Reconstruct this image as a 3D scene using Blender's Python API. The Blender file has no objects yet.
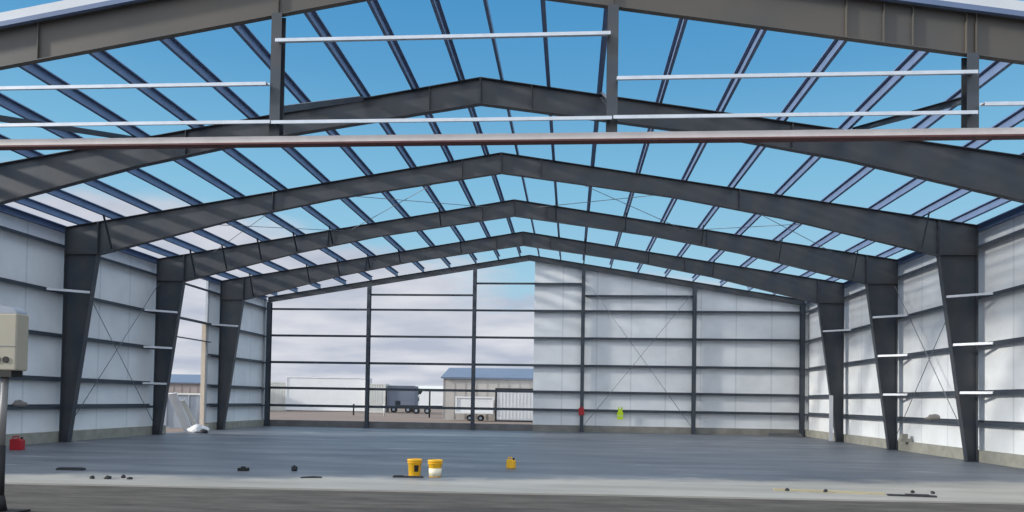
import bpy, math, random
from mathutils import Vector, Matrix
random.seed(7)
SC = bpy.context.scene
COL = SC.collection
PI = math.pi

# ------------------------------------------------------------------ mesh builder
class MB:
    def __init__(self): self.v = []; self.f = []; self.s = []
    def add(self, vs, fs, smooth=False):
        n = len(self.v); self.v += [tuple(p) for p in vs]
        for f in fs: self.f.append([i + n for i in f]); self.s.append(smooth)
        return self
    def box(self, x0, x1, y0, y1, z0, z1):
        vs = [(x, y, z) for z in (z0, z1) for y in (y0, y1) for x in (x0, x1)]
        return self.add(vs, [(0,2,3,1),(4,5,7,6),(0,1,5,4),(2,6,7,3),(0,4,6,2),(1,3,7,5)])
    def prism(self, pts, axis, a, b):
        # pts: 2D polygon, extruded along axis from a to b.  axis 'x': (y,z)  'y': (x,z)  'z': (x,y)
        def P(p, t):
            return {'x': (t, p[0], p[1]), 'y': (p[0], t, p[1]), 'z': (p[0], p[1], t)}[axis]
        n = len(pts)
        vs = [P(p, a) for p in pts] + [P(p, b) for p in pts]
        fs = [list(range(n))[::-1], list(range(n, 2*n))] + [(i, (i+1) % n, n+(i+1) % n, n+i) for i in range(n)]
        return self.add(vs, fs)
    def beam(self, p, q, w, h, up=(0, 0, 1)):
        p = Vector(p); q = Vector(q); d = (q-p).normalized(); u = Vector(up)
        s = d.cross(u)
        if s.length < 1e-4: s = d.cross(Vector((1, 0, 0)))
        s.normalize(); u = s.cross(d).normalized()
        vs = []
        for c in (p, q):
            for a, b in ((-1,-1),(1,-1),(1,1),(-1,1)): vs.append(c + s*a*w/2 + u*b*h/2)
        return self.add(vs, [(0,1,2,3),(7,6,5,4),(0,4,5,1),(1,5,6,2),(2,6,7,3),(3,7,4,0)])
    def sweep(self, prof, p, q, up=(0, 0, 1)):
        # prof: closed 2D outline (side, up) swept from p to q
        p = Vector(p); q = Vector(q); d = (q-p).normalized(); s = d.cross(Vector(up)).normalized(); u = s.cross(d).normalized()
        n = len(prof)
        vs = [c + s*a + u*b for c in (p, q) for a, b in prof]
        return self.add(vs, [list(range(n)), list(range(n, 2*n))[::-1]] + [(i, n+i, n+(i+1) % n, (i+1) % n) for i in range(n)])
    def tube(self, pts, r, n=8, closed=True):
        pts = [Vector(p) for p in pts]; rings = []
        for i, p in enumerate(pts):
            d = (pts[min(i+1, len(pts)-1)] - pts[max(i-1, 0)]).normalized()
            a = d.cross(Vector((0, 0, 1)))
            if a.length < 1e-3: a = d.cross(Vector((1, 0, 0)))
            a.normalize(); b = a.cross(d)
            rr = r[i] if isinstance(r, (list, tuple)) else r
            rings.append([p + (a*math.cos(2*PI*k/n) + b*math.sin(2*PI*k/n))*rr for k in range(n)])
        vs = [v for R in rings for v in R]; fs = []
        for i in range(len(rings)-1):
            for k in range(n): fs.append((i*n+k, i*n+(k+1) % n, (i+1)*n+(k+1) % n, (i+1)*n+k))
        self.add(vs, fs, True)
        return self.add([v for v in rings[0]] + [v for v in rings[-1]], [list(range(n))[::-1], list(range(n, 2*n))])
    def lathe(self, prof, c=(0, 0, 0), n=24):
        vs = []; fs = []
        for r, z in prof:
            for k in range(n): vs.append((c[0]+r*math.cos(2*PI*k/n), c[1]+r*math.sin(2*PI*k/n), c[2]+z))
        for i in range(len(prof)-1):
            for k in range(n): fs.append((i*n+k, i*n+(k+1) % n, (i+1)*n+(k+1) % n, (i+1)*n+k))
        return self.add(vs, fs, True)
    def blob(self, c, sx, sy, sz, seed, n=10, m=6, rough=.25):
        rnd = random.Random(seed); vs = []; fs = []
        for i in range(m+1):
            t = PI*i/m
            for k in range(n):
                a = 2*PI*k/n; j = 1 + rnd.uniform(-rough, rough)
                z = math.cos(t)*sz*j
                vs.append((c[0]+math.sin(t)*math.cos(a)*sx*j, c[1]+math.sin(t)*math.sin(a)*sy*j, max(c[2]+z, c[2]-sz*.6)))
        for i in range(m):
            for k in range(n): fs.append((i*n+k, (i+1)*n+k, (i+1)*n+(k+1) % n, i*n+(k+1) % n))
        return self.add(vs, fs, True)

def obj(name, mb, mat, parent=None, loc=None, bevel=0):
    me = bpy.data.meshes.new(name)
    o = bpy.data.objects.new(name, me)
    off = Vector(loc) if loc is not None else Vector((0, 0, 0))
    me.from_pydata([Vector(v) - off for v in mb.v], [], mb.f)
    me.polygons.foreach_set('use_smooth', mb.s)
    me.update()
    import bmesh
    bm = bmesh.new(); bm.from_mesh(me); bmesh.ops.remove_doubles(bm, verts=bm.verts, dist=1e-5)
    bmesh.ops.recalc_face_normals(bm, faces=bm.faces); bm.to_mesh(me); bm.free()
    if mat: me.materials.append(mat)
    COL.objects.link(o)
    if loc is not None: o.location = loc
    if parent: o.parent = parent
    if bevel:
        b = o.modifiers.new('bevel', 'BEVEL'); b.width = bevel; b.segments = 2; b.limit_method = 'ANGLE'
    return o
def tag(o, label, cat, group=None, kind=None):
    o['label'] = label; o['category'] = cat
    if group: o['group'] = group
    if kind: o['kind'] = kind
    return o
def thing(name, label, cat, loc, rz=0, group=None):
    o = bpy.data.objects.new(name, None); COL.objects.link(o)
    o.location = loc; o.rotation_euler = (0, 0, rz); o.empty_display_size = .2
    return tag(o, label, cat, group)
def struct(name, mb, mat):
    o = obj(name, mb, mat); o['kind'] = 'structure'; return o
def copy_tree(o, parent=None):
    c = o.copy(); COL.objects.link(c)
    if parent: c.parent = parent
    for ch in list(o.children): copy_tree(ch, c)
    return c

# ------------------------------------------------------------------ materials
def mat(name, col, rough=.6, metal=0, var=.12, scale=3.0, stretch=(1, 1, 1), bump=0, spec=.5, col2=None, detail=5):
    m = bpy.data.materials.new(name); m.use_nodes = True
    nt = m.node_tree; b = nt.nodes['Principled BSDF']
    tc = nt.nodes.new('ShaderNodeTexCoord'); mp = nt.nodes.new('ShaderNodeMapping')
    mp.inputs['Scale'].default_value = stretch
    nt.links.new(tc.outputs['Object'], mp.inputs['Vector'])
    nz = nt.nodes.new('ShaderNodeTexNoise'); nz.inputs['Scale'].default_value = scale; nz.inputs['Detail'].default_value = detail
    nt.links.new(mp.outputs['Vector'], nz.inputs['Vector'])
    rp = nt.nodes.new('ShaderNodeValToRGB')
    c2 = col2 or tuple(c*(1+var) for c in col); c1 = col if col2 else tuple(c*(1-var) for c in col)
    rp.color_ramp.elements[0].position = .33; rp.color_ramp.elements[1].position = .67
    rp.color_ramp.elements[0].color = (*c1, 1); rp.color_ramp.elements[1].color = (*c2, 1)
    nt.links.new(nz.outputs['Fac'], rp.inputs['Fac']); nt.links.new(rp.outputs['Color'], b.inputs['Base Color'])
    b.inputs['Roughness'].default_value = rough; b.inputs['Metallic'].default_value = metal
    b.inputs['Specular IOR Level'].default_value = spec
    if bump:
        bp = nt.nodes.new('ShaderNodeBump'); bp.inputs['Strength'].default_value = bump; bp.inputs['Distance'].default_value = .02
        nt.links.new(nz.outputs['Fac'], bp.inputs['Height']); nt.links.new(bp.outputs['Normal'], b.inputs['Normal'])
    return m
def s(r, g, b):
    return tuple(((c/255/12.92) if c/255 < .04045 else ((c/255+.055)/1.055)**2.4) for c in (r, g, b))

STEEL   = mat('dark_primer_steel', s(52, 60, 70), .45, 0, .18, 1.3, col2=s(72, 72, 74))
STEEL_B = mat('weathered_brownish_primer', s(76, 74, 72), .55, 0, .1, .8, col2=s(88, 82, 75))
GIRT    = mat('dark_girt_steel', s(60, 67, 76), .5, 0, .12, 2)
PURLIN  = mat('purlin_steel', s(98, 116, 148), .5, .0, .08, 2)
GALV    = mat('galvanised_steel', s(200, 204, 210), .38, .55, .06, 6)
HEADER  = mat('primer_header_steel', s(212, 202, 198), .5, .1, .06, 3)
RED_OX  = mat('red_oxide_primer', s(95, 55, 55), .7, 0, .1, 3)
CONC_W  = mat('curb_concrete', s(146, 145, 135), .9, 0, .12, 3)
CONC_M  = mat('grey_curb_concrete', s(135, 133, 126), .9, 0, .15, 2)
CURB_D  = mat('damp_curb_concrete', s(112, 112, 112), .9, 0, .15, 2)
ROD     = mat('rod_steel', s(120, 125, 132), .5, .3, .1, 4)
YELLOW  = mat('yellow_plastic', s(230, 175, 30), .45, 0, .08, 5)
CREAM   = mat('cream_plastic', s(225, 215, 190), .5, 0, .05, 5)
BLACK   = mat('black_plastic', s(16, 16, 18), .7, 0, .1, 5)
RED     = mat('red_plastic', s(160, 25, 38), .45, 0, .1, 5)
BEIGE   = mat('beige_painted_metal', s(158, 152, 136), .55, 0, .05, 4)
POLE    = mat('grey_pole', s(125, 122, 120), .5, 0, .1, 4)
DEBRIS  = mat('dark_scrap', s(40, 42, 46), .8, 0, .2, 8)
LUMBER  = mat('pale_lumber', s(205, 190, 172), .8, 0, .1, 3, (6, 6, .6))
TAN     = mat('old_plank', s(160, 152, 126), .85, 0, .15, 4, (.6, 6, 6))
HIVIS   = mat('hi_vis_fabric', s(190, 220, 40), .8, 0, .05, 8)
PLASTIC = mat('crumpled_white_plastic', s(225, 225, 228), .5, 0, .06, 6)
WHITEP  = mat('white_panel', s(205, 208, 212), .55, 0, .04, 2)
CONTG   = mat('container_paint', s(205, 205, 200), .6, 0, .06, 1)
DUMP    = mat('grey_bin_paint', s(140, 148, 160), .6, 0, .08, 1.5)
BLUEROOF= mat('blue_grey_metal_roof', s(96, 110, 130), .5, 0, .05, .6)
SIDING  = mat('grey_beige_siding', s(175, 170, 165), .7, 0, .06, .8)
BROWNW  = mat('brown_grey_siding', s(150, 140, 138), .8, 0, .06, .8)
BLUETR  = mat('blue_trailer_paint', s(98, 106, 122), .5, 0, .06, 1)
LEAF    = mat('dark_foliage', s(45, 60, 45), .9, 0, .3, 2)
BARK    = mat('bark', s(80, 65, 50), .9, 0, .2, 4)
TYRE    = mat('tyre_rubber', s(30, 30, 32), .85, 0, .1, 4)
FARWH   = mat('white_trailer_paint', s(218, 219, 220), .6, 0, .03, 1)
SPLICE  = mat('sheet_edge_trim', s(190, 195, 200), .5, .1, .05, 3)

# insulation facing with vertical seams and soft billows
def insulation(name, axis):
    m = bpy.data.materials.new(name); m.use_nodes = True; nt = m.node_tree; b = nt.nodes['Principled BSDF']
    N = nt.nodes.new; L = nt.links.new
    tc = N('ShaderNodeTexCoord'); sp = N('ShaderNodeSeparateXYZ'); L(tc.outputs['Object'], sp.inputs[0])
    d = N('ShaderNodeMath'); d.operation = 'DIVIDE'; d.inputs[1].default_value = 1.9; L(sp.outputs[axis], d.inputs[0])
    fr = N('ShaderNodeMath'); fr.operation = 'FRACT'; L(d.outputs[0], fr.inputs[0])
    pp = N('ShaderNodeMath'); pp.operation = 'PINGPONG'; pp.inputs[1].default_value = .5; L(fr.outputs[0], pp.inputs[0])
    rp = N('ShaderNodeValToRGB'); rp.color_ramp.elements[0].position = 0; rp.color_ramp.elements[1].position = .03
    rp.color_ramp.elements[0].color = (*s(212, 216, 220), 1); rp.color_ramp.elements[1].color = (*s(236, 239, 241), 1)
    L(pp.outputs[0], rp.inputs['Fac'])
    nz = N('ShaderNodeTexNoise'); nz.inputs['Scale'].default_value = .9; nz.inputs['Detail'].default_value = 4; L(tc.outputs['Object'], nz.inputs['Vector'])
    r2 = N('ShaderNodeValToRGB'); r2.color_ramp.elements[0].position = .35; r2.color_ramp.elements[1].position = .65
    r2.color_ramp.elements[0].color = (.9, .9, .9, 1); r2.color_ramp.elements[1].color = (1, 1, 1, 1); L(nz.outputs['Fac'], r2.inputs['Fac'])
    mx = N('ShaderNodeMix'); mx.data_type = 'RGBA'; mx.blend_type = 'MULTIPLY'; mx.inputs[0].default_value = 1
    L(rp.outputs['Color'], mx.inputs[6]); L(r2.outputs['Color'], mx.inputs[7]); L(mx.outputs[2], b.inputs['Base Color'])
    bp = N('ShaderNodeBump'); bp.inputs['Strength'].default_value = .35; bp.inputs['Distance'].default_value = .08
    L(nz.outputs['Fac'], bp.inputs['Height']); L(bp.outputs['Normal'], b.inputs['Normal'])
    b.inputs['Roughness'].default_value = .55
    return m
INS_SIDE = insulation('white_insulation_side', 'Y')
INS_END  = insulation('white_insulation_end', 'X')

def floor_mat():
    m = bpy.data.materials.new('trowelled_concrete'); m.use_nodes = True; nt = m.node_tree; b = nt.nodes['Principled BSDF']
    N = nt.nodes.new; L = nt.links.new
    tc = N('ShaderNodeTexCoord'); mp = N('ShaderNodeMapping'); mp.inputs['Scale'].default_value = (.12, .55, 1); L(tc.outputs['Object'], mp.inputs[0])
    nz = N('ShaderNodeTexNoise'); nz.inputs['Scale'].default_value = 1.5; nz.inputs['Detail'].default_value = 7; nz.inputs['Roughness'].default_value = .65; L(mp.outputs[0], nz.inputs['Vector'])
    rp = N('ShaderNodeValToRGB'); rp.color_ramp.elements[0].position = .3; rp.color_ramp.elements[1].position = .72
    rp.color_ramp.elements[0].color = (*s(74, 80, 90), 1); rp.color_ramp.elements[1].color = (*s(124, 129, 134), 1)
    L(nz.outputs['Fac'], rp.inputs['Fac'])
    # pale dried patches of curing compound
    mp2 = N('ShaderNodeMapping'); mp2.inputs['Scale'].default_value = (.25, 1.1, 1); mp2.inputs['Location'].default_value = (3.1, 1.7, 0); L(tc.outputs['Object'], mp2.inputs[0])
    n2 = N('ShaderNodeTexNoise'); n2.inputs['Scale'].default_value = 1.1; n2.inputs['Detail'].default_value = 4; L(mp2.outputs[0], n2.inputs['Vector'])
    r2 = N('ShaderNodeValToRGB'); r2.color_ramp.elements[0].position = .64; r2.color_ramp.elements[1].position = .72
    r2.color_ramp.elements[0].color = (0, 0, 0, 1); r2.color_ramp.elements[1].color = (.5, .5, .5, 1); L(n2.outputs['Fac'], r2.inputs['Fac'])
    mx = N('ShaderNodeMix'); mx.data_type = 'RGBA'; L(r2.outputs['Color'], mx.inputs[0]); L(rp.outputs['Color'], mx.inputs[6]); mx.inputs[7].default_value = (*s(190, 190, 190), 1)
    # front strip paler: sunlight painted into the colour, with dry dust, ragged inner side
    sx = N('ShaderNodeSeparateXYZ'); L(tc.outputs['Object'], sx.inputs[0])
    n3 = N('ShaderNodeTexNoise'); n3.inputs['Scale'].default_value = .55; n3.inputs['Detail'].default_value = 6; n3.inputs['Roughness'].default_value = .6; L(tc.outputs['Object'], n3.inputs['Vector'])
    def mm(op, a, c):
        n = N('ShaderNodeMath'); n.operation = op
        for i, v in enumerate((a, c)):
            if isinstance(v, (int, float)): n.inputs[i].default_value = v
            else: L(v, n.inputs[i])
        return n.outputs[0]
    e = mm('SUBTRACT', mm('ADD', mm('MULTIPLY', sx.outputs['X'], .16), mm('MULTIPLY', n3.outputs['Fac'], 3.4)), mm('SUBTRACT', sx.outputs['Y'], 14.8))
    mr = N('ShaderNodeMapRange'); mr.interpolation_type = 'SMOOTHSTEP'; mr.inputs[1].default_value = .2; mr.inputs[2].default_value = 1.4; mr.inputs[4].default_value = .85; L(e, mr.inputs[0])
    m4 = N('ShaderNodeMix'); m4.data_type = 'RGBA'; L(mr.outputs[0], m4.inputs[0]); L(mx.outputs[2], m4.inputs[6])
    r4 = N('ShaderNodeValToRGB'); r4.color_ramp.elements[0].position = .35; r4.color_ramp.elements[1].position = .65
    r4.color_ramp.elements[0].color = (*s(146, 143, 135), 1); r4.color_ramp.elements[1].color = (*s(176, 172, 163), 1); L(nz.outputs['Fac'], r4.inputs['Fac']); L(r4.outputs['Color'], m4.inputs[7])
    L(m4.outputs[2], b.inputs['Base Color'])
    b.inputs['Roughness'].default_value = .5; b.inputs['Specular IOR Level'].default_value = .35
    return m
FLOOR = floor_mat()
def yard_mat():
    m = bpy.data.materials.new('dark_gravel_yard'); m.use_nodes = True; nt = m.node_tree; b = nt.nodes['Principled BSDF']
    N = nt.nodes.new; L = nt.links.new
    tc = N('ShaderNodeTexCoord'); mp = N('ShaderNodeMapping'); mp.inputs['Rotation'].default_value = (0, 0, .5); mp.inputs['Scale'].default_value = (.5, 2.2, 1); L(tc.outputs['Object'], mp.inputs[0])
    nz = N('ShaderNodeTexNoise'); nz.inputs['Scale'].default_value = 1.6; nz.inputs['Detail'].default_value = 8; nz.inputs['Roughness'].default_value = .7; L(mp.outputs[0], nz.inputs['Vector'])
    rp = N('ShaderNodeValToRGB'); rp.color_ramp.elements[0].position = .3; rp.color_ramp.elements[1].position = .7
    rp.color_ramp.elements[0].color = (*s(66, 64, 62), 1); rp.color_ramp.elements[1].color = (*s(100, 97, 93), 1)
    L(nz.outputs['Fac'], rp.inputs['Fac']); L(rp.outputs['Color'], b.inputs['Base Color'])
    bp = N('ShaderNodeBump'); bp.inputs['Strength'].default_value = .5; bp.inputs['Distance'].default_value = .05
    L(nz.outputs['Fac'], bp.inputs['Height']); L(bp.outputs['Normal'], b.inputs['Normal'])
    b.inputs['Roughness'].default_value = .95; b.inputs['Specular IOR Level'].default_value = .1
    return m
YARD = yard_mat()
DIRT = mat('brown_dirt', s(128, 116, 108), .95, 0, .12, .25, (.3, 1, 1), spec=.1)

# ------------------------------------------------------------------ building dimensions
W = 15.0; HE = 7.385; SL = (9.825-7.385)/15.0
Y1, Y2, Y3, Y4, Y5, Y6 = 13.1, 18.65, 24.37, 30.09, 35.81, 41.53
def roof(x): return 9.825 - SL*abs(x)
ORD = {2: 'second', 3: 'third', 4: 'fourth', 5: 'fifth'}
FY = {1: Y1, 2: Y2, 3: Y3, 4: Y4, 5: Y5, 6: Y6}
SIDE = {-1: 'left', 1: 'right'}

# ------------------------------------------------------------------ setting
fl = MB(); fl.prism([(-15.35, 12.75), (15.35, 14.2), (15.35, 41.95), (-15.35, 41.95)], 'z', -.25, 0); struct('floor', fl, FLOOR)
g = MB(); g.prism([(-150, -30), (150, -30), (150, 24), (15.36, 24), (15.36, 14.21), (-15.36, 12.74), (-15.36, 24), (-150, 24)], 'z', -.3, -.03); struct('ground', g, YARD)
g = MB(); g.prism([(-600, 24.01), (-15.36, 24.01), (-15.36, 41.96), (15.36, 41.96), (15.36, 24.01), (600, 24.01), (600, 900), (-600, 900)], 'z', -.3, -.05); struct('ground_beyond', g, DIRT)

def wall_side(side, spans):
    mb = MB()
    for y0, y1, z0, z1 in spans:
        a, b = sorted((side*15.225, side*15.30)); mb.box(a, b, y0, y1, z0, z1)
    return mb
ZB = .36
struct('wall_left', wall_side(-1, [(Y1-.1, Y4+1.0, ZB, 7.36), (35.0, Y6+.25, ZB, 7.36)]), INS_SIDE)
struct('wall_right', wall_side(1, [(Y1-.1, Y6+.25, ZB, 7.36)]), INS_SIDE)
wb = MB(); wb.prism([(.30, ZB), (15.29, ZB), (15.29, 7.34), (.30, 9.77)], 'y', Y6+.22, Y6+.30); struct('wall_back', wb, INS_END)
t = MB(); t.box(-15.32, -15.03, Y1, Y4+1.0, 0, ZB); t.box(-15.32, -15.03, 34.9, Y6+.32, 0, ZB); struct('baseboard_left', t, CONC_W)
t = MB(); t.box(15.03, 15.32, Y1+1, Y6+.32, 0, ZB); struct('baseboard_right', t, CONC_W)
t = MB(); t.box(.3, 15.02, Y6+.13, Y6+.32, 0, ZB); struct('baseboard_back', t, CONC_M)
t = MB(); t.box(-15.02, .299, Y6+.13, Y6+.32, 0, ZB); struct('trim_3', t, CURB_D)
t = MB(); t.box(-15.31, -15.2, 34.86, 35.02, ZB, 7.3); struct('trim_1', t, SPLICE)
t = MB(); t.box(-15.30, -15.12, Y6+.02, Y6+.31, ZB, 7.2); struct('trim_2', t, SPLICE)

# ------------------------------------------------------------------ steel columns
def i_parts_column():
    r = thing('steel_column', '', 'column', (0, 0, 0))
    w = MB(); w.prism([(.012, .02), (.29, .02), (1.155, 6.46), (1.155, 7.385+SL*1.155-.015), (.012, 7.375)], 'y', -.006, .006); obj('web', w, STEEL, r)
    f = MB(); f.box(0, .015, -.11, .11, .02, 7.37); obj('outer_flange', f, STEEL, r)
    f = MB(); f.prism([(.285, .02), (.302, .02), (1.168, 6.46), (1.150, 6.46)], 'y', -.11, .11); obj('inner_flange', f, STEEL, r)
    f = MB(); f.box(.015, 1.165, -.108, .108, 6.45, 6.468); obj('knee_plate', f, STEEL, r)
    f = MB(); f.box(1.147, 1.165, -.108, .108, 6.468, 7.385+SL*1.155-.02); obj('end_plate', f, STEEL, r)
    f = MB(); f.prism([(0, 7.372), (1.165, 7.372+SL*1.165), (1.165, 7.387+SL*1.165), (0, 7.387)], 'y', -.11, .11); obj('cap_plate', f, STEEL, r)
    b = MB(); b.box(-.0, .36, -.14, .14, 0, .02); obj('base_plate', b, STEEL, r)
    return r
col_names = {1: 'under the front end frame beside the camera', 2: 'carrying the second frame from the camera', 3: 'largest of those fully in view', 4: 'middle of the three fully in view', 5: 'farthest and smallest before the end wall'}
proto = i_parts_column(); first = True
for k in (2, 3, 4, 5):
    for sd in (-1, 1):
        c = proto if first else copy_tree(proto); first = False
        c.location = (sd*W, FY[k], 0); c.rotation_euler = (0, 0, 0 if sd < 0 else PI)
        tag(c, 'dark tapered column on the %s side, %s' % (SIDE[sd], col_names[k]), 'column', 'tapered frame columns')

# ------------------------------------------------------------------ rafters (half frames)
BOT = [(-13.83, 6.45), (-9.0, 7.66), (-5.6, 8.34), (-3.0, 8.73), (0, 9.17)]
def rafter(bot, name_stiff, x_end, fw=.1, m=None):
    lx, lz = bot[0]
    r = thing('steel_rafter', '', 'rafter', (lx, 0, lz))
    def O(n, mb): return obj(n, MBoff(mb, (lx, 0, lz)), m or STEEL, r)
    tp = lambda x: roof(x) - .0
    w = MB()
    for (x0, z0), (x1, z1) in zip(bot[:-1], bot[1:]):
        w.prism([(x0, z0), (x1, z1), (x1, tp(x1)-.01), (x0, tp(x0)-.01)], 'y', -.006, .006)
    O('web', w)
    f = MB(); f.prism([(x_end, tp(x_end)-.015), (0, tp(0)-.015), (0, tp(0)), (x_end, tp(x_end))], 'y', -fw, fw); O('top_flange', f)
    f = MB()
    for (x0, z0), (x1, z1) in zip(bot[:-1], bot[1:]): f.prism([(x0, z0-.016), (x1, z1-.016), (x1, z1), (x0, z0)], 'y', -fw, fw)
    O('bottom_flange', f)
    def zb(x):
        for (x0, z0), (x1, z1) in zip(bot[:-1], bot[1:]):
            if x0 <= x <= x1: return z0+(z1-z0)*(x-x0)/(x1-x0)
    for n, x in name_stiff:
        p = MB(); p.box(x-.007, x+.007, -fw+.002, -.006, zb(x), tp(x)-.015); p.box(x-.007, x+.007, .006, fw-.002, zb(x), tp(x)-.015); O(n, p)
    return r
def MBoff(mb, off):
    mb.v = [(v[0]-off[0], v[1]-off[1], v[2]-off[2]) for v in mb.v]; return mb
fr_names = {1: 'front end frame right above the camera', 2: 'second frame from the camera', 3: 'third frame, the nearest with columns in view', 4: 'fourth frame from the camera', 5: 'fifth frame, last before the end wall', 6: 'end wall frame at the far end'}
def place_half(proto_r, k, sd, first):
    c = proto_r if first else copy_tree(proto_r)
    x, _, z = proto_r['base']
    c.location = (x if sd < 0 else -x, FY[k], z); c.rotation_euler = (0, 0, 0 if sd < 0 else PI)
    tag(c, '%s half of the dark roof rafter, %s' % (SIDE[sd], fr_names[k]), 'rafter', 'roof rafters')
p = rafter(BOT, [('end_plate', -13.82), ('stiffener', -7.7), ('stiffener', -1.3), ('ridge_plate', -.012)], -13.83); p['base'] = (BOT[0][0], 0, BOT[0][1])
first = True
for k in (2, 3, 4, 5):
    for sd in (-1, 1): place_half(p, k, sd, first); first = False
E1 = [(-14.98, roof(14.98)-.70), (0, 9.825-.71)]
p = rafter(E1, [('stiffener', -13.1), ('stiffener', -9.13), ('stiffener', -8.97), ('stiffener', -8.1), ('stiffener', -7.62), ('stiffener', -7.0), ('stiffener', -3.02), ('ridge_plate', -.012)], -14.98, .06, STEEL_B); p['base'] = (E1[0][0], 0, E1[0][1])
place_half(p, 1, 1, True)
p = rafter(E1, [('stiffener', -13.1), ('stiffener', -9.06), ('stiffener', -7.62), ('stiffener', -3.02), ('ridge_plate', -.012)], -14.98, .06, STEEL_B); p['base'] = (E1[0][0], 0, E1[0][1])
place_half(p, 1, -1, True)
E6 = [(-14.98, roof(14.98)-.30), (0, 9.825-.30)]
p = rafter(E6, [('ridge_plate', -.012)], -14.98, .08); p['base'] = (E6[0][0], 0, E6[0][1])
place_half(p, 6, -1, True); place_half(p, 6, 1, False)
# front corner columns (carry the front rafter just outside the frame)
def h_post(name, label, cat, x, y, z0, z1, w, d, m, grp, base=True, turn=False):
    r = thing(name, label, cat, (x, y, z0), PI/2 if turn else 0, grp); h = z1-z0
    b = MB(); b.box(-.005, .005, -d/2+.01, d/2-.01, .0, h); obj('web', b, m, r)
    for sg in (-1, 1):
        b = MB(); b.box(-w/2, w/2, min(sg*d/2, sg*(d/2-.012)), max(sg*d/2, sg*(d/2-.012)), .0, h); obj('flange', b, m, r)
    if base:
        b = MB(); b.box(-w*.7, w*.7, -d*.6, d*.6, 0, .02); obj('base_plate', b, m, r)
    return r
for sd in (-1, 1):
    h_post('corner_column', 'dark front corner column at the %s end of the front frame' % SIDE[sd], 'column', sd*14.85, Y1+.02, 0, roof(14.85)-.71, .25, .25, STEEL, 'front corner columns')

# ------------------------------------------------------------------ purlins and eave struts
ZEE = [(-.070, .0), (.0, .0), (.0, .227), (.070, .227), (.070, .207), (.077, .207), (.077, .235), (-.008, .235), (-.008, .008), (-.063, .008), (-.063, .030), (-.070, .030)]
PX = [.50, 1.70, 2.98, 4.47, 5.97, 7.47, 8.97, 10.47, 11.96, 13.3, 14.5]
NTH = ['first', 'second', 'third', 'fourth', 'fifth', 'sixth', 'seventh', 'eighth', 'ninth', 'tenth', 'eleventh']
for sd in (-1, 1):
    for i, x in enumerate(PX):
        up = Vector((sd*SL, 0, 1)).normalized()
        mb = MB(); z = roof(x) + .004
        prof = ZEE if sd < 0 else [(-a, b) for a, b in ZEE][::-1]
        mb.sweep(prof, (sd*x, Y1-.12, z), (sd*x, Y6+.2, z), up)
        o = obj('roof_purlin', mb, PURLIN, None, (sd*x, Y1-.12, z))
        tag(o, 'bare steel roof purlin on the %s slope, %s down from the ridge' % (SIDE[sd], NTH[i]), 'purlin', 'roof purlins')
    mb = MB(); a, b = sorted((sd*14.98, sd*15.19))
    pts = [(sd*15.18, 7.21), (sd*15.02, 7.21), (sd*15.02, 7.225), (sd*15.16, 7.225), (sd*15.16, 7.39), (sd*15.02, 7.415), (sd*15.02, 7.435), (sd*15.18, 7.41)]
    mb.prism(pts, 'y', Y1-.1, Y6+.2)
    o = obj('eave_strut', mb, PURLIN, None, (sd*15.1, Y1-.1, 7.16))
    tag(o, 'long eave strut running along the top of the %s wall' % SIDE[sd], 'eave strut', 'eave struts')
# purlin to rafter kicker angles
ANG = [(-.025, -.025), (.025, -.025), (.025, -.018), (-.018, -.018), (-.018, .025), (-.025, .025)]
def zb(x):
    x = -abs(x)
    for (x0, z0), (x1, z1) in zip(BOT[:-1], BOT[1:]):
        if x0 <= x <= x1: return z0+(z1-z0)*(x-x0)/(x1-x0)
for k, sd, xs in ((3, -1, (13.3,)), (3, 1, (13.3,)), (4, -1, (13.3, 11.96, 10.47, 8.97, 7.47, 2.98)), (4, 1, (1.70, 4.47, 7.47, 10.47, 13.3)), (5, -1, (13.3, 10.47, 8.97, 7.47, 5.97, 2.98)), (5, 1, (2.98, 5.97, 8.97))):
    for x in xs:
        xb = min(x, 13.7); mb = MB()
        p = (sd*x, FY[k]-.62, roof(x)+.02); q = (sd*(xb-.0), FY[k]-.10, zb(xb)+.02)
        mb.sweep(ANG, p, q, (1, 0, 0)); o = obj('purlin_brace', mb, STEEL, None, q)
        tag(o, 'short angle brace at the %s frame, under the %s purlin of the %s slope' % (ORD[k], NTH[PX.index(x)], SIDE[sd]), 'brace', 'short braces between purlins and rafters')

# ------------------------------------------------------------------ end wall posts
pn = {-14.87: 'at the left corner of the far end wall', -9.07: 'second from the left across the far end opening', -3.05: 'third from the left, beside the white sheeting edge', 3.02: 'in front of the white end wall, nearest its open edge', 9.1: 'in the middle of the white end wall panels', 14.87: 'at the right corner of the far end wall'}
for x, nm in pn.items():
    top = roof(x)-.31
    if abs(x) > 14: top = roof(x) - .32
    h_post('gable_post', 'slim dark post %s' % nm, 'post', x, Y6-.02, 0, top, .2 if abs(x) < 14 else .24, .22, GIRT, 'far end wall posts')
GZ = [1.2, 2.2, 3.67, 5.2, 6.72]
LEV = ['lowest', 'second from the floor', 'third from the floor', 'fourth from the floor', 'fifth from the floor', 'topmost']
def girt_x(x0, x1, z, y, label, m=GIRT, grp='end wall girts', name='wall_girt', lip=.075, depth=.2, cat='girt'):
    pts = [(y-depth, z-lip), (y-depth+.008, z-lip), (y-depth+.008, z-.004), (y, z-.004), (y, z+lip*.9), (y-.008, z+lip*.9), (y-.008, z+.004), (y-depth, z+.004)]
    mb = MB(); mb.prism(pts, 'x', x0, x1)
    o = obj(name, mb, m, None, ((x0+x1)/2, y-depth/2, z)); return tag(o, label, cat, grp)
bays = [(-14.98, -9.07, 'left corner bay'), (-9.07, -3.05, 'second bay from the left'), (-3.05, 3.02, 'middle bay'), (3.02, 9.1, 'second bay from the right'), (9.1, 14.98, 'right corner bay')]
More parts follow.
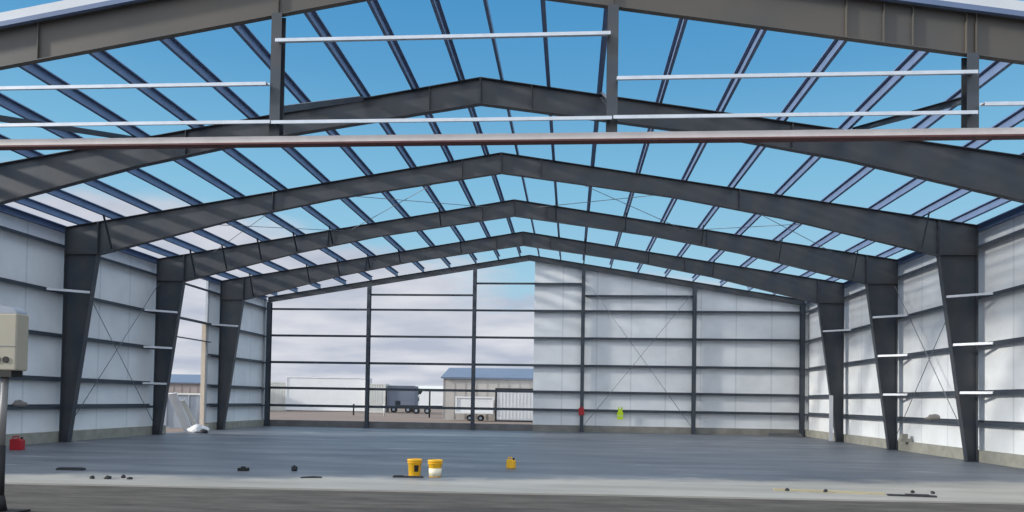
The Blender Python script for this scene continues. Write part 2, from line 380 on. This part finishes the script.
for bi, (x0, x1, bn) in enumerate(bays):
    zs = list(GZ) + ([8.24] if bi == 2 else [7.57] if bi in (1, 3) else [])
    for i, z in enumerate(zs):
        girt_x(x0+.004, x1-.004, z, Y6+.215, 'dark end wall girt in the %s, %s' % (bn, LEV[i]))

# ------------------------------------------------------------------ side wall girts
def girt_y(sd, y0, y1, z, label, lip=.09):
    a = sd*15.005; b = sd*15.215; e = .008*sd
    pts = [(a, z-lip), (a+e, z-lip), (a+e, z-.004), (b, z-.004), (b, z+lip*.8), (b-e, z+lip*.8), (b-e, z+.004), (a, z+.004)]
    mb = MB(); mb.prism(pts, 'y', y0, y1)
    o = obj('wall_girt', mb, GIRT, None, (sd*15.1, (y0+y1)/2, z)); return tag(o, label, 'girt', 'side wall girts')
SZ = [1.22, 2.16, 3.65, 5.15, 6.74]
bn = {2: 'the nearest bay', 3: 'the cross braced bay', 4: 'the bay before the farthest column', 5: 'the bay touching the end wall'}
for sd in (-1, 1):
    for k in (2, 3, 4, 5):
        for i, z in enumerate(SZ):
            y0, y1 = FY[k]+.003, FY[k+1]-.003
            if k == 5: y1 = Y6+.0
            b = bn[k]
            if sd < 0 and k == 4 and i < 3:
                y0 = 34.95; b = 'the short strip beyond the door gap'
            girt_y(sd, y0, y1, z, '%s wall girt in %s, %s' % (SIDE[sd], b, LEV[i]))
girt_y(-1, Y4+1.0, 34.9, 4.28, 'thin dark girt crossing the open door gap in the left wall', .05)

# flange braces, pale bars across the column faces
for k, sd, zs in ((3, -1, (5.13,)), (4, -1, (5.13, 3.63, 2.14)), (5, -1, (5.13,)), (3, 1, (5.13, 3.63, 2.14)), (4, 1, (5.13, 3.63, 2.14)), (5, 1, (5.13,))):
    for z in zs:
        inner = .302 + (1.168-.302)*(z/6.46)
        mb = MB(); p = (sd*(W-inner+.02), FY[k]-.13, z); q = (sd*15.0, FY[k]-.93, z)
        mb.sweep([(-.03, -.04), (.03, -.04), (.03, -.034), (-.022, -.034), (-.022, .04), (-.03, .04)], p, q)
        o = obj('flange_brace', mb, GALV, None, p)
        pos = {3: 'nearest', 4: 'middle', 5: 'farthest'}[k]
        lev = {5.13: 'upper', 3.63: 'middle', 2.14: 'lower'}[z]
        tag(o, 'pale galvanised brace across the %s %s column, at its %s girt' % (pos, SIDE[sd], lev), 'brace', 'pale braces from columns to girts')

# rods
def rod(p, q, label, r=.014, grp='cross bracing rods', m=ROD):
    mb = MB(); mb.tube([p, q], r, 6); o = obj('brace_rod', mb, m, None, p); tag(o, label, 'brace rod', grp)
for sd in (-1, 1):
    rod((sd*14.86, Y3+.14, .5), (sd*14.86, Y4-.14, 6.35), 'thin brace rod on the %s wall rising away from the camera' % SIDE[sd])
    rod((sd*14.90, Y3+.14, 6.25), (sd*14.90, Y4-.14, .45), 'thin brace rod on the %s wall falling away from the camera' % SIDE[sd])
rod((3.15, Y6-.14, 8.4), (8.95, Y6-.14, .45), 'thin brace rod on the end wall falling to the right')
rod((8.95, Y6-.18, 7.7), (3.15, Y6-.18, .4), 'thin brace rod on the end wall rising to the right')
for sd in (-1, 1):
    for nm, a, b in (('upper', 1.0, 6.7), ('lower', 6.9, 12.6)):
        rod((sd*a, Y3+.05, roof(a)-.12), (sd*b, Y4-.05, roof(b)-.12), 'fine roof rod, %s pair of %s slope, running down from the ridge' % (nm, SIDE[sd]), .012, 'roof bracing rods')
        rod((sd*b, Y3+.05, roof(b)-.15), (sd*a, Y4-.05, roof(a)-.15), 'fine roof rod, %s pair of %s slope, running up toward the ridge' % (nm, SIDE[sd]), .012, 'roof bracing rods')

# ------------------------------------------------------------------ front end: header, posts, girts, rake
hd = thing('door_header', 'long pale header beam crossing the whole front opening overhead', 'beam', (0, Y1-.1, 6.225))
b = MB(); b.prism([(-.0, .03), (-.0, .140), (.20, .140), (.20, .13), (.01, .13), (.01, .03)], 'x', -14.7, 14.7); obj('face_channel', b, HEADER, hd)
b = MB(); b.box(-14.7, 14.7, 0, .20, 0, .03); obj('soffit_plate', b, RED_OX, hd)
posts = {-9.05: 'leftmost, outside the picture edge', -3.03: 'left of the two in the middle', 3.03: 'right of the two in the middle', 9.06: 'rightmost in view'}
for x, nm in posts.items():
    h_post('front_post', 'short dark post from front rafter to header, %s' % nm, 'post', x, Y1+.02, 6.366, roof(x)-.70, .19, .20, STEEL, 'front posts above the header', False)
    mb = MB(); mb.sweep([(-.04, -.06), (.04, -.06), (.04, .06), (-.04, .06), (-.04, .05), (.03, .05), (.03, -.05), (-.04, -.05)], (x, Y1+.16, 6.95), (x, Y2-.12, roof(x)-.02))
    o = obj('kicker_brace', mb, STEEL, None, (x, Y1+.16, 6.95))
    tag(o, 'dark diagonal brace rising back from the front post %s' % {-9.05: 'beyond the left picture edge', -3.03: 'left of centre', 3.03: 'right of centre', 9.06: 'at the far right'}[x], 'brace', 'diagonal braces behind the front posts')
FG = [(-14.7, -3.13, 7.29, 'upper of the two girts left of the left front post'), (-14.7, -3.04, 6.60, 'lower of the two girts left of the left front post'),
      (-3.02, 3.02, 6.59, 'lower girt between the two middle front posts'), (-2.98, 2.98, 8.07, 'upper girt between the two middle front posts'),
      (3.05, 9.05, 6.60, 'lower girt between the right middle and far right front posts'), (3.10, 9.05, 7.28, 'upper girt between the right middle and far right front posts'),
      (9.16, 14.7, 6.74, 'short girt at the right picture edge beside the far right post')]
for x0, x1, z, l in FG:
    girt_x(x0, x1, z, Y1-.085, 'pale steel ' + l, GALV, 'pale front girts', 'front_girt', .055, .17)
for sd in (-1, 1):
    t = thing('rake_trim', 'pale metal rake trim along the top of the %s front rafter' % SIDE[sd], 'trim', (sd*15.1, Y1-.16, roof(15.1)), 0, 'rake trims')
    mb = MB(); off = (sd*15.1, Y1-.16, roof(15.1))
    mb.prism([(sd*15.1, roof(15.1)+.06), (0, roof(0)+.06), (0, roof(0)+.24), (sd*15.1, roof(15.1)+.24)], 'y', Y1-.16, Y1-.15)
    obj('face_panel', MBoff(mb, off), WHITEP, t)
    mb = MB(); mb.prism([(sd*15.1, roof(15.1)-.03), (0, roof(0)-.03), (0, roof(0)+.06), (sd*15.1, roof(15.1)+.06)], 'y', Y1-.18, Y1-.10)
    obj('lower_lip', MBoff(mb, off), PURLIN, t)

# ------------------------------------------------------------------ things on the slab
def bucket(x, y, label, body, lower, rz):
    t = thing('bucket', label, 'bucket', (x, y, 0), rz, 'yellow buckets')
    b = MB(); b.lathe([(.0, .0), (.125, .0), (.13, .01), (.145, .30), (.145, .302)], n=28); b.lathe([(.145, .30), (.15, .30), (.155, .365), (.149, .367), (.143, .31), (.125, .02), (0, .02)], n=28); obj('shell', b, body, t)
    b = MB(); b.lathe([(.150, .285), (.162, .285), (.162, .30), (.150, .30)], n=28); b.lathe([(.153, .335), (.166, .335), (.166, .352), (.154, .352)], n=28); obj('rim', b, body, t)
    b = MB(); b.tube([(.168*math.cos(a), -.168*abs(math.sin(a))*.55-.01, .31-.17*math.sin(a)) for a in [PI*i/14 for i in range(15)]], .004, 6); hn = obj('handle', b, POLE, t); b = MB(); b.tube([(-.05, -.104, .14), (.05, -.104, .14)], .011, 8); obj('grip', b, BLACK, hn)
    if lower:
        b = MB(); b.lathe([(.1318, .02), (.1325, .02), (.1415, .19), (.1408, .19)], n=28); o = obj('paper_label', b, CREAM, t); o['label'] = 'cream coloured lower band'
    else:
        b = MB()
        for k in range(8):
            a0 = -PI*.42 + k*.09
        vs = []; fs = []
        for j, z in enumerate((.10, .24)):
            r = .1305 + .015*z/.3 + .0025
            for k in range(9): a = -PI*.45 + k*.085; vs.append((r*math.cos(a), r*math.sin(a), z))
        for k in range(8): fs.append((k, k+1, 9+k+1, 9+k))
        b.add(vs, fs, True); o = obj('paper_label', b, BLACK, t); o['label'] = 'dark printed patch'
    return t
bucket(-.97, 16.05, 'yellow bucket on the slab, left of the two, with a dark patch', YELLOW, False, 0)
bucket(-.50, 15.95, 'yellow bucket on the slab, right of the two, pale around its lower half', YELLOW, True, 0)

def jug(name, label, cat, x, y, w, d, h, m, rz):
    t = thing(name, label, cat, (x, y, 0), rz)
    b = MB(); b.prism([(-w/2, 0), (w/2, 0), (w/2, h*.72), (w*.22, h*.86), (-w/2, h*.80)], 'y', -d/2, d/2); obj('body', b, m, t, bevel=.02)
    b = MB(); b.tube([(-w*.42, 0, h*.78), (-w*.38, 0, h*.97), (w*.05, 0, h*1.0), (w*.12, 0, h*.84)], .016, 8); obj('handle', b, m, t)
    b = MB(); b.tube([(w*.30, 0, h*.78), (w*.40, 0, h*.95)], [.028, .024], 10); obj('cap', b, BLACK, t)
    return t
jug('fuel_can', 'red plastic fuel can on the slab by the left wall', 'fuel can', -13.62, 20.57, .34, .2, .40, RED, .1)
jug('yellow_jug', 'small yellow container standing alone right of the buckets', 'container', .95, 18.36, .2, .15, .27, YELLOW, -.5)

def scrap(name, label, cat, mb, m, loc, grp=None, rz=0):
    o = obj(name, mb, m, None, None); o.location = loc; o.rotation_euler = (0, 0, rz); tag(o, label, cat, grp); return o
b = MB(); b.prism([(-.29, 0), (.29, 0), (.29, .045), (.2, .06), (-.25, .055), (-.29, .03)], 'y', -.06, .06); scrap('steel_offcut', 'long dark steel offcut lying on the slab at far left', 'offcut', b, DEBRIS, (-8.43, 15.5, 0), rz=.1)
lb = ['leftmost of four small dark lumps on the front slab edge', 'second from left of the small dark lumps on the slab edge', 'third from left of the small dark lumps on the slab edge', 'rightmost of four small dark lumps on the front slab edge']
for i, (x, y, w, h) in enumerate(((-6.94, 14.0, .045, .05), (-6.64, 14.05, .07, .05), (-6.48, 14.28, .045, .05), (-6.22, 14.08, .06, .035))):
    b = MB(); b.blob((0, 0, h*.5), w, w*.8, h*.8, i+3); scrap('debris_lump', lb[i], 'debris', b, DEBRIS, (x, y, 0), 'dark lumps on the slab edge')
b = MB(); b.box(-.11, .11, -.07, .07, 0, .07); b.box(-.05, .05, -.015, .015, .07, .10); scrap('small_toolbox', 'small dark box on the slab left of the buckets', 'box', b, BLACK, (-4.87, 16.2, 0), rz=.1)
b = MB(); b.blob((0, 0, .05), .07, .06, .08, 21); scrap('debris_lump', 'lone dark lump right of the small dark box', 'debris', b, DEBRIS, (-3.8, 16.45, 0))
b = MB(); b.prism([(-.22, 0), (.22, 0), (.22, .02), (.05, .035), (-.2, .02)], 'y', -.05, .05); scrap('steel_offcut', 'flat dark strip on the sunlit slab left of the buckets', 'offcut', b, DEBRIS, (-2.95, 15.15, 0), rz=.3)
b = MB(); b.box(-.32, .32, -.05, .05, 0, .03); b.box(-.3, -.1, -.05, .05, .03, .045); scrap('dark_board', 'dark board on the slab just before the left bucket', 'board', b, DEBRIS, (-1.03, 15.68, 0), rz=.1)
b = MB(); b.box(-1.0, 1.0, -.09, .09, 0, .035); scrap('old_plank', 'weathered yellowish plank on the slab at right', 'plank', b, TAN, (7.35, 14.86, 0), rz=-.14)
b = MB(); b.box(-.42, .42, -.05, .05, 0, .03); b.box(-.1, .3, -.04, .06, .03, .045); scrap('dark_board', 'dark warped board at the right end of the yellowish plank', 'board', b, DEBRIS, (8.75, 14.52, 0), rz=-.1)
for i, (x, y, l) in enumerate(((7.25, 14.70, 'dark chunk before the middle of the yellowish plank'), (8.93, 14.9, 'dark chunk beyond the dark warped board, left of its twin'), (9.28, 14.85, 'dark chunk beyond the dark warped board, right of its twin'), (6.55, 14.75, 'dark chunk at the left end of the yellowish plank'))):
    b = MB(); b.blob((0, 0, .04), .04, .035, .035, 40+i); scrap('debris_lump', l, 'debris', b, DEBRIS, (x, y, 0))
b = MB(); b.box(-.9, .9, -.1, .1, 0, .10); b.box(-.85, .8, -.08, .1, .10, .17); scrap('timber_stack', 'low timber lying against the curb at the right far corner', 'timber', b, CURB_D, (13.9, 41.2, 0))
# leaning board at the far right column
b = MB(); b.beam((14.30, 35.3, .06), (14.42, 35.66, 2.15), .17, .035, (0, 1, 0)); o = obj('leaning_board', b, WHITEP); tag(o, 'pale narrow board leaning at the farthest right column', 'board')
b = MB(); b.box(-.2, .2, -.12, .12, 0, .12); b.box(-.16, .05, -.12, .12, .12, .30); scrap('concrete_block', 'small grey block on the curb beside the middle right column', 'block', b, CONC_W, (15.0-.05, 29.2, ZB))
b = MB(); b.blob((0, 0, .06), .36, .10, .13, 77); scrap('cloth_bundle', 'dark bundle lying on the low right wall girt', 'bundle', b, POLE, (15.1, 27.2, 1.23))
b = MB(); b.blob((0, 0, .06), .28, .10, .13, 78); scrap('cloth_bundle', 'dark bundle lying on the low left wall girt', 'bundle', b, POLE, (-15.1, 22.45, 1.23))

# hi-vis vest hanging on the end wall girt
v = thing('safety_vest', 'bright yellow green safety vest hanging on the low end wall girt', 'vest', (5.13, Y6-.02, .74))
v.scale = (.75, 1, 1)
b = MB(); b.prism([(-.22, 0), (.22, 0), (.23, .36), (.15, .44), (.17, .66), (.08, .68), (0, .48), (-.08, .68), (-.17, .66), (-.15, .44), (-.23, .36)], 'y', -.035, .0); obj('body', b, HIVIS, v)
b = MB(); b.box(-.224, .224, -.039, -.035, .17, .20); obj('reflective_band', b, GALV, v)
b = MB(); b.prism([(2.86, .92), (3.16, .95), (3.14, 1.34), (2.99, 1.40), (2.84, 1.30)], 'y', Y6-.165, Y6-.135); o = obj('red_rag', b, RED, None, (3.0, Y6-.15, .9)); tag(o, 'red rag tied on the end wall post left of the safety vest', 'rag')

# ------------------------------------------------------------------ beige cabinet on a pole
BXX = -5.60
q = thing('equipment_box', 'beige box with domed top and dark round holes on a pole at left', 'equipment box', (BXX, 9.95, -.03))
b = MB(); b.box(-.27, .27, -.12, .12, 2.0, 2.80); o = obj('housing', b, BEIGE, q, bevel=.02)
b = MB()
pts = [(.25*math.cos(a), 2.80+.11*math.sin(a)) for a in [PI*i/16 for i in range(17)]]
b.prism(pts, 'y', -.11, .11); o = obj('domed_cover', b, DUMP, q); o['label'] = 'grey domed top'
b = MB(); b.box(-.265, .265, -.124, -.119, 2.33, 2.345); obj('seam', b, POLE, q)
for x in (-.13, .0, .125):
    b = MB(); b.add([(x+.045*math.cos(a), -.118, 2.15+.045*math.sin(a)) for a in [2*PI*i/16 for i in range(16)]] + [(x+.045*math.cos(a), -.135, 2.15+.045*math.sin(a)) for a in [2*PI*i/16 for i in range(16)]],
        [list(range(16)), list(range(16, 32))[::-1]] + [(i, (i+1) % 16, 16+(i+1) % 16, 16+i) for i in range(16)])
    obj('socket', b, BLACK, q)
b = MB(); b.box(-.2, .2, -.11, .11, 1.91, 2.0); obj('bottom_tray', b, BLACK, q)
b = MB(); b.tube([(.0, 0, .9), (.03, 0, 1.92)], .045, 12); obj('pole', b, POLE, q)
b = MB(); b.tube([(.0, 0, .02), (.0, 0, .95)], .055, 12); b.tube([(0, 0, .02), (0, 0, .25)], [.1, .06], 12); obj('pole_sleeve', b, BLACK, q)
b = MB(); b.prism([(-.3, -.22), (.3, -.22), (.3, .22), (-.3, .22)], 'z', 0, .03); obj('foot_plate', b, BLACK, q)

# ------------------------------------------------------------------ door gap at left
b = MB(); b.beam((-15.26, 34.72, -.04), (-15.26, 34.72, 5.2), .20, .12, (0, 1, 0)); o = obj('timber_stud', b, LUMBER, None, (-15.26, 34.72, -.04)); tag(o, 'tall pale timber stud standing at the edge of the left door gap', 'stud')
b = MB(); b.beam((-15.12, 33.2, .03), (-15.42, 32.2, 1.75), .42, .06, (0, 1, .5)); o = obj('plastic_sheet', b, WHITEP, None, (-15.1, 33.2, 0)); tag(o, 'white sheet leaning in the left door gap, the taller wider one', 'sheet', None)
b = MB(); b.beam((-14.72, 33.3, .03), (-15.0, 32.35, 1.45), .2, .05, (0, 1, .5)); o = obj('plastic_sheet', b, CONTG, None, (-14.7, 33.3, 0)); tag(o, 'narrow white sheet leaning in the left door gap beside the wider one', 'sheet', None)
b = MB()
for i, (dx, dy, r) in enumerate(((0, 0, .26), (.3, .15, .2), (-.25, .1, .22), (.1, .3, .24), (-.05, .05, .2))): b.blob((dx, dy, .14 + (.12 if i == 4 else 0)), r*1.3, r, r*.9, 60+i, 12, 7, .28)
o = obj('plastic_sheet_heap', b, PLASTIC); o.location = (-14.25, 32.3, 0); o.scale = (.85, .85, .85); tag(o, 'heap of crumpled white plastic at the foot of the timber stud', 'plastic heap')
b = MB(); b.blob((0, 0, .06), .2, .14, .12, 91); scrap('cloth_bundle', 'small dark bundle on the floor before the white plastic heap', 'bundle', b, DEBRIS, (-13.78, 32.0, 0))
t = thing('waste_bin', 'large grey bin standing outside the left door gap', 'bin', (-18.1, 38.6, -.05))
b = MB(); b.prism([(-.95, 0), (.95, 0), (1.05, 1.75), (-1.05, 1.75)], 'y', -.9, .9); obj('body', b, DUMP, t)
b = MB(); b.box(-1.12, 1.12, -.97, .97, 1.75, 1.84); obj('rim', b, CONTG, t)
for x in (-.6, .6):
    b = MB(); b.box(x-.03, x+.03, -.98, -.90, .1, 1.75); obj('rib', b, DUMP, t)

# ------------------------------------------------------------------ yard behind
def gable_building(name, label, x0, x1, y0, y1, he, hr, wm, rm, along='x', doors=()):
    t = thing(name, label, 'building', ((x0+x1)/2, (y0+y1)/2, -.05)); ox, oy = (x0+x1)/2, (y0+y1)/2
    a, c, w, d = x0-ox, x1-ox, y0-oy, y1-oy
    b = MB(); b.prism([(w, 0), (d, 0), (d, he), (0, hr), (w, he)], 'x', a, c); obj('walls', b, wm, t)
    b = MB(); b.prism([(w-.25, he-.06), (0, hr+.02), (0, hr+.14), (w-.25, he+.08)], 'x', a-.2, c+.2); obj('roof', b, rm, t)
    b = MB(); b.prism([(d+.25, he-.06), (0, hr+.02), (0, hr+.14), (d+.25, he+.08)], 'x', a-.2, c+.2); obj('roof', b, rm, t)
    for (u0, u1, h, m) in doors:
        b = MB(); b.box(u0-ox, u1-ox, w-.06, w-.003, 0, h); obj('door', b, m, t)
    b = MB(); n = int((c-a)/.9)
    for i in range(n+1): x = a+(c-a)*i/n; b.box(x-.03, x+.03, w-.04, w-.002, .1, he-.1)
    obj('siding_ribs', b, wm, t)
    return t
gable_building('metal_shed', 'grey metal shed with blue grey roof behind the end wall', -8.45, 4.5, 63.3, 71.5, 3.58, 4.5, SIDING, BLUEROOF)
gable_building('metal_shed', 'shed with blue roof seen through the left door gap', -70, -38, 80, 92, 3.1, 4.1, BROWNW, BLUEROOF)
def container(name, label, x0, x1, y, d, h, m, ribs=True, z0=0, cat='container', frame=None):
    ox = (x0+x1)/2; t = thing(name, label, cat, (ox, y, -.05)); w = x1-x0
    b = MB(); b.box(-w/2, w/2, 0, d, z0+.12, h); obj('body', b, m, t)
    if ribs:
        b = MB(); n = max(4, int(w/.28))
        for i in range(n): x = -w/2+w*(i+.5)/n; b.box(x-.05, x+.05, -.05, 0, z0+.2, h-.12)
        obj('corrugation', b, m, t)
    fm = frame or m
    for x in (-w/2, w/2):
        b = MB(); b.box(x-.07, x+.07, -.07, .07, z0, h+.03); obj('corner_post', b, fm, t)
    b = MB(); b.box(-w/2, w/2, -.065, .06, h-.1, h+.03); obj('top_rail', b, fm, t)
    b = MB(); b.box(-w/2, w/2, -.065, d, z0, z0+.14); obj('bottom_rail', b, fm, t)
    return t
def wheels(t, xs, y, r=.5):
    for x in xs:
        b = MB(); b.tube([(x, y-.12, r), (x, y+.25, r)], r, 18); wh = obj('wheel', b, TYRE, t); b = MB(); b.tube([(x, y-.15, r), (x, y-.12, r)], r*.45, 12); obj('hub', b, DUMP, wh)
container('shipping_container', 'white ribbed container with grey frame beside the end wall sheeting', -3.65, .9, 60.6, 2.4, 2.7, FARWH, True, 0, 'container', DEBRIS)
container('shipping_container', 'pale corrugated container at the left of the long white box', -37.5, -33.6, 92.6, 2.4, 3.6, CONTG)
container('storage_container', 'long tall white storage box seen through the leftmost end bay', -33.4, -23.1, 92.0, 2.5, 4.3, FARWH, False, .1)
container('shipping_container', 'pale corrugated container right of the long white box', -22.9, -20.5, 91.0, 2.4, 3.55, CONTG)
t = container('box_trailer', 'blue grey box trailer behind the second end bay', -20.2, -16.9, 91.3, 2.5, 3.35, BLUETR, False, .7, 'trailer'); wheels(t, (-.9, .9), .2, .4)
t = container('low_trailer', 'white trailer parked before the grey metal shed', -6.9, -3.9, 60.5, 1.6, 1.98, FARWH, False, .62, 'trailer'); wheels(t, (-.4, .5), .3, .26)
t = thing('flatbed_trailer', 'dark low flatbed trailer on the dirt between the blue trailer and shed', 'trailer', (-14.8, 86, -.05))
b = MB(); b.box(-3.2, 3.2, 0, 2.3, .75, 1.0); obj('deck', b, DEBRIS, t); b = MB(); b.box(-3.2, -3.1, 0, 2.3, 1.0, 1.5); obj('headboard', b, DEBRIS, t); wheels(t, (-.7, .6), .1, .38)
container('far_trailer', 'far white trailer left of the grey metal shed, nearer one', -26.5, -21.5, 140, 2.5, 3.4, FARWH, False, .5, 'trailer')
container('far_trailer', 'far white trailer left of the grey metal shed, close to it', -21.2, -16.4, 143, 2.5, 3.0, FARWH, False, .5, 'trailer')
gable_building('far_warehouse', 'far pale warehouse on the horizon left of the grey shed', -60, -20, 260, 275, 5.0, 6.5, FARWH, CONTG)
t = thing('tree', 'small dark tree behind the blue grey trailer', 'tree', (-18.4, 97.5, -.05))
b = MB(); b.tube([(0, 0, 0), (0, 0, 1.6)], [.16, .1], 8); obj('trunk', b, BARK, t)
b = MB(); rr = random.Random(5)
for i in range(9): b.blob((rr.uniform(-.7, .7), rr.uniform(-.5, .5), 2.0+rr.uniform(-.5, .8)), .55, .55, .5, 200+i, 10, 7, .3)
obj('foliage', b, LEAF, t)
for i, (x, y, l) in enumerate(((-10.9, 70, 'thin fence post beyond the end opening, near the grey shed'), (-19.4, 74, 'thin fence post beyond the end opening, before the blue trailer'), (-16.0, 73, 'thin fence post between the blue trailer and the shed'))):
    b = MB(); b.tube([(0, 0, -.05), (0, 0, (2.6, 1.1, 1.1)[i])], .08, 8); scrap('fence_post', l, 'fence post', b, DEBRIS if i != 2 else CONTG, (x, y, 0))
b = MB(); b.prism([(-34, 44.5), (-1, 44.5), (-.5, 46.5), (-34, 47.5)], 'z', -.06, .14); o = struct('ground_berm', b, mat('dark_berm', s(95, 88, 85), .95, 0, .15, .6, spec=.1))

# ------------------------------------------------------------------ camera
cam_d = bpy.data.cameras.new('camera'); cam = bpy.data.objects.new('camera', cam_d); COL.objects.link(cam)
R = ((0.99685248, -0.0779547, -0.01442938), (0.07759911, 0.99670169, -0.0237513), (0.01623331, 0.02255684, 0.99961376))
m4 = Matrix(((R[0][0], R[0][2], -R[0][1], 2.3756), (R[1][0], R[1][2], -R[1][1], 0), (R[2][0], R[2][2], -R[2][1], 1.6604), (0, 0, 0, 1)))
cam.matrix_world = m4
cam_d.sensor_width = 36; cam_d.lens = 747.364*36/1024; cam_d.shift_y = .125; cam_d.clip_end = 2000; cam_d.clip_start = .05
SC.camera = cam

# ------------------------------------------------------------------ sun and sky
sd = bpy.data.lights.new('sun', 'SUN'); so = bpy.data.objects.new('sun', sd); COL.objects.link(so)
so.rotation_euler = Vector((1, .23, -.37)).to_track_quat('-Z', 'Y').to_euler(); so.location = (-30, 0, 30)
sd.energy = 4.2; sd.angle = .07; sd.color = (1, .95, .87)

w = bpy.data.worlds.new('sky'); SC.world = w; w.use_nodes = True; nt = w.node_tree
N = nt.nodes.new; L = nt.links.new
bg = nt.nodes['Background']
tc = N('ShaderNodeTexCoord'); sp = N('ShaderNodeSeparateXYZ'); L(tc.outputs['Generated'], sp.inputs[0])
rp = N('ShaderNodeValToRGB'); cr = rp.color_ramp
cr.elements[0].position = 0; cr.elements[0].color = (*s(190, 205, 222), 1)
cr.elements[1].position = 1; cr.elements[1].color = (*s(50, 105, 170), 1)
for p, c in ((.16, s(160, 205, 228)), (.28, s(128, 188, 222)), (.40, s(92, 160, 208)), (.50, s(72, 145, 200))):
    e = cr.elements.new(p); e.color = (*c, 1)
L(sp.outputs['Z'], rp.inputs['Fac'])
def mth(op, a, b=None):
    n = N('ShaderNodeMath'); n.operation = op
    for i, v in enumerate((a, b)):
        if v is None: continue
        if isinstance(v, (int, float)): n.inputs[i].default_value = v
        else: L(v, n.inputs[i])
    return n.outputs[0]
den = mth('ADD', mth('MAXIMUM', sp.outputs['Z'], 0), .16)
cx = N('ShaderNodeCombineXYZ'); L(mth('DIVIDE', sp.outputs['X'], den), cx.inputs[0]); L(mth('DIVIDE', sp.outputs['Y'], den), cx.inputs[1])
cn = N('ShaderNodeTexNoise'); cn.inputs['Scale'].default_value = .9; cn.inputs['Detail'].default_value = 7; cn.inputs['Roughness'].default_value = .55; L(cx.outputs[0], cn.inputs['Vector'])
# cover grows towards the horizon and towards the left (-X)
bias = mth('SUBTRACT', mth('MULTIPLY', mth('SUBTRACT', .205, sp.outputs['Z']), 2.7), mth('MULTIPLY', mth('ADD', sp.outputs['X'], .12), .40))
cov = mth('ADD', cn.outputs['Fac'], bias)
cm = N('ShaderNodeMapRange'); cm.interpolation_type = 'SMOOTHSTEP'; cm.inputs[1].default_value = .50; cm.inputs[2].default_value = .68; L(cov, cm.inputs[0])
cn2 = N('ShaderNodeTexNoise'); cn2.inputs['Scale'].default_value = 1.7; cn2.inputs['Detail'].default_value = 6; L(cx.outputs[0], cn2.inputs['Vector'])
cc = N('ShaderNodeValToRGB'); cc.color_ramp.elements[0].position = .36; cc.color_ramp.elements[1].position = .66
cc.color_ramp.elements[0].color = (*s(182, 190, 207), 1); cc.color_ramp.elements[1].color = (*s(222, 224, 231), 1); L(cn2.outputs['Fac'], cc.inputs['Fac'])
mx = N('ShaderNodeMix'); mx.data_type = 'RGBA'; L(cm.outputs[0], mx.inputs[0]); L(rp.outputs['Color'], mx.inputs[6]); L(cc.outputs['Color'], mx.inputs[7])
# unseen brightness added behind the camera and high overhead, as ambient fill
back = N('ShaderNodeMapRange'); back.interpolation_type = 'SMOOTHSTEP'; back.inputs[1].default_value = .0; back.inputs[2].default_value = .45; L(mth('MULTIPLY', sp.outputs['Y'], -1), back.inputs[0])
high = N('ShaderNodeMapRange'); high.interpolation_type = 'SMOOTHSTEP'; high.inputs[1].default_value = .53; high.inputs[2].default_value = .72; L(sp.outputs['Z'], high.inputs[0])
far = mth('MULTIPLY', mth('MAXIMUM', back.outputs[0], high.outputs[0]), mth('MULTIPLY', mth('MAXIMUM', sp.outputs['Z'], 0), 8))
far = mth('MULTIPLY', mth('MINIMUM', far, 1), .75)
m3 = N('ShaderNodeMix'); m3.data_type = 'RGBA'; L(far, m3.inputs[0]); L(mx.outputs[2], m3.inputs[6]); m3.inputs[7].default_value = (1.45, 1.55, 1.68, 1)
L(m3.outputs[2], bg.inputs['Color']); bg.inputs['Strength'].default_value = 1.0

SC.view_settings.view_transform = 'Standard'; SC.view_settings.look = 'None'
SC.view_settings.exposure = 0; SC.view_settings.gamma = 1; SC.view_settings.use_curve_mapping = False
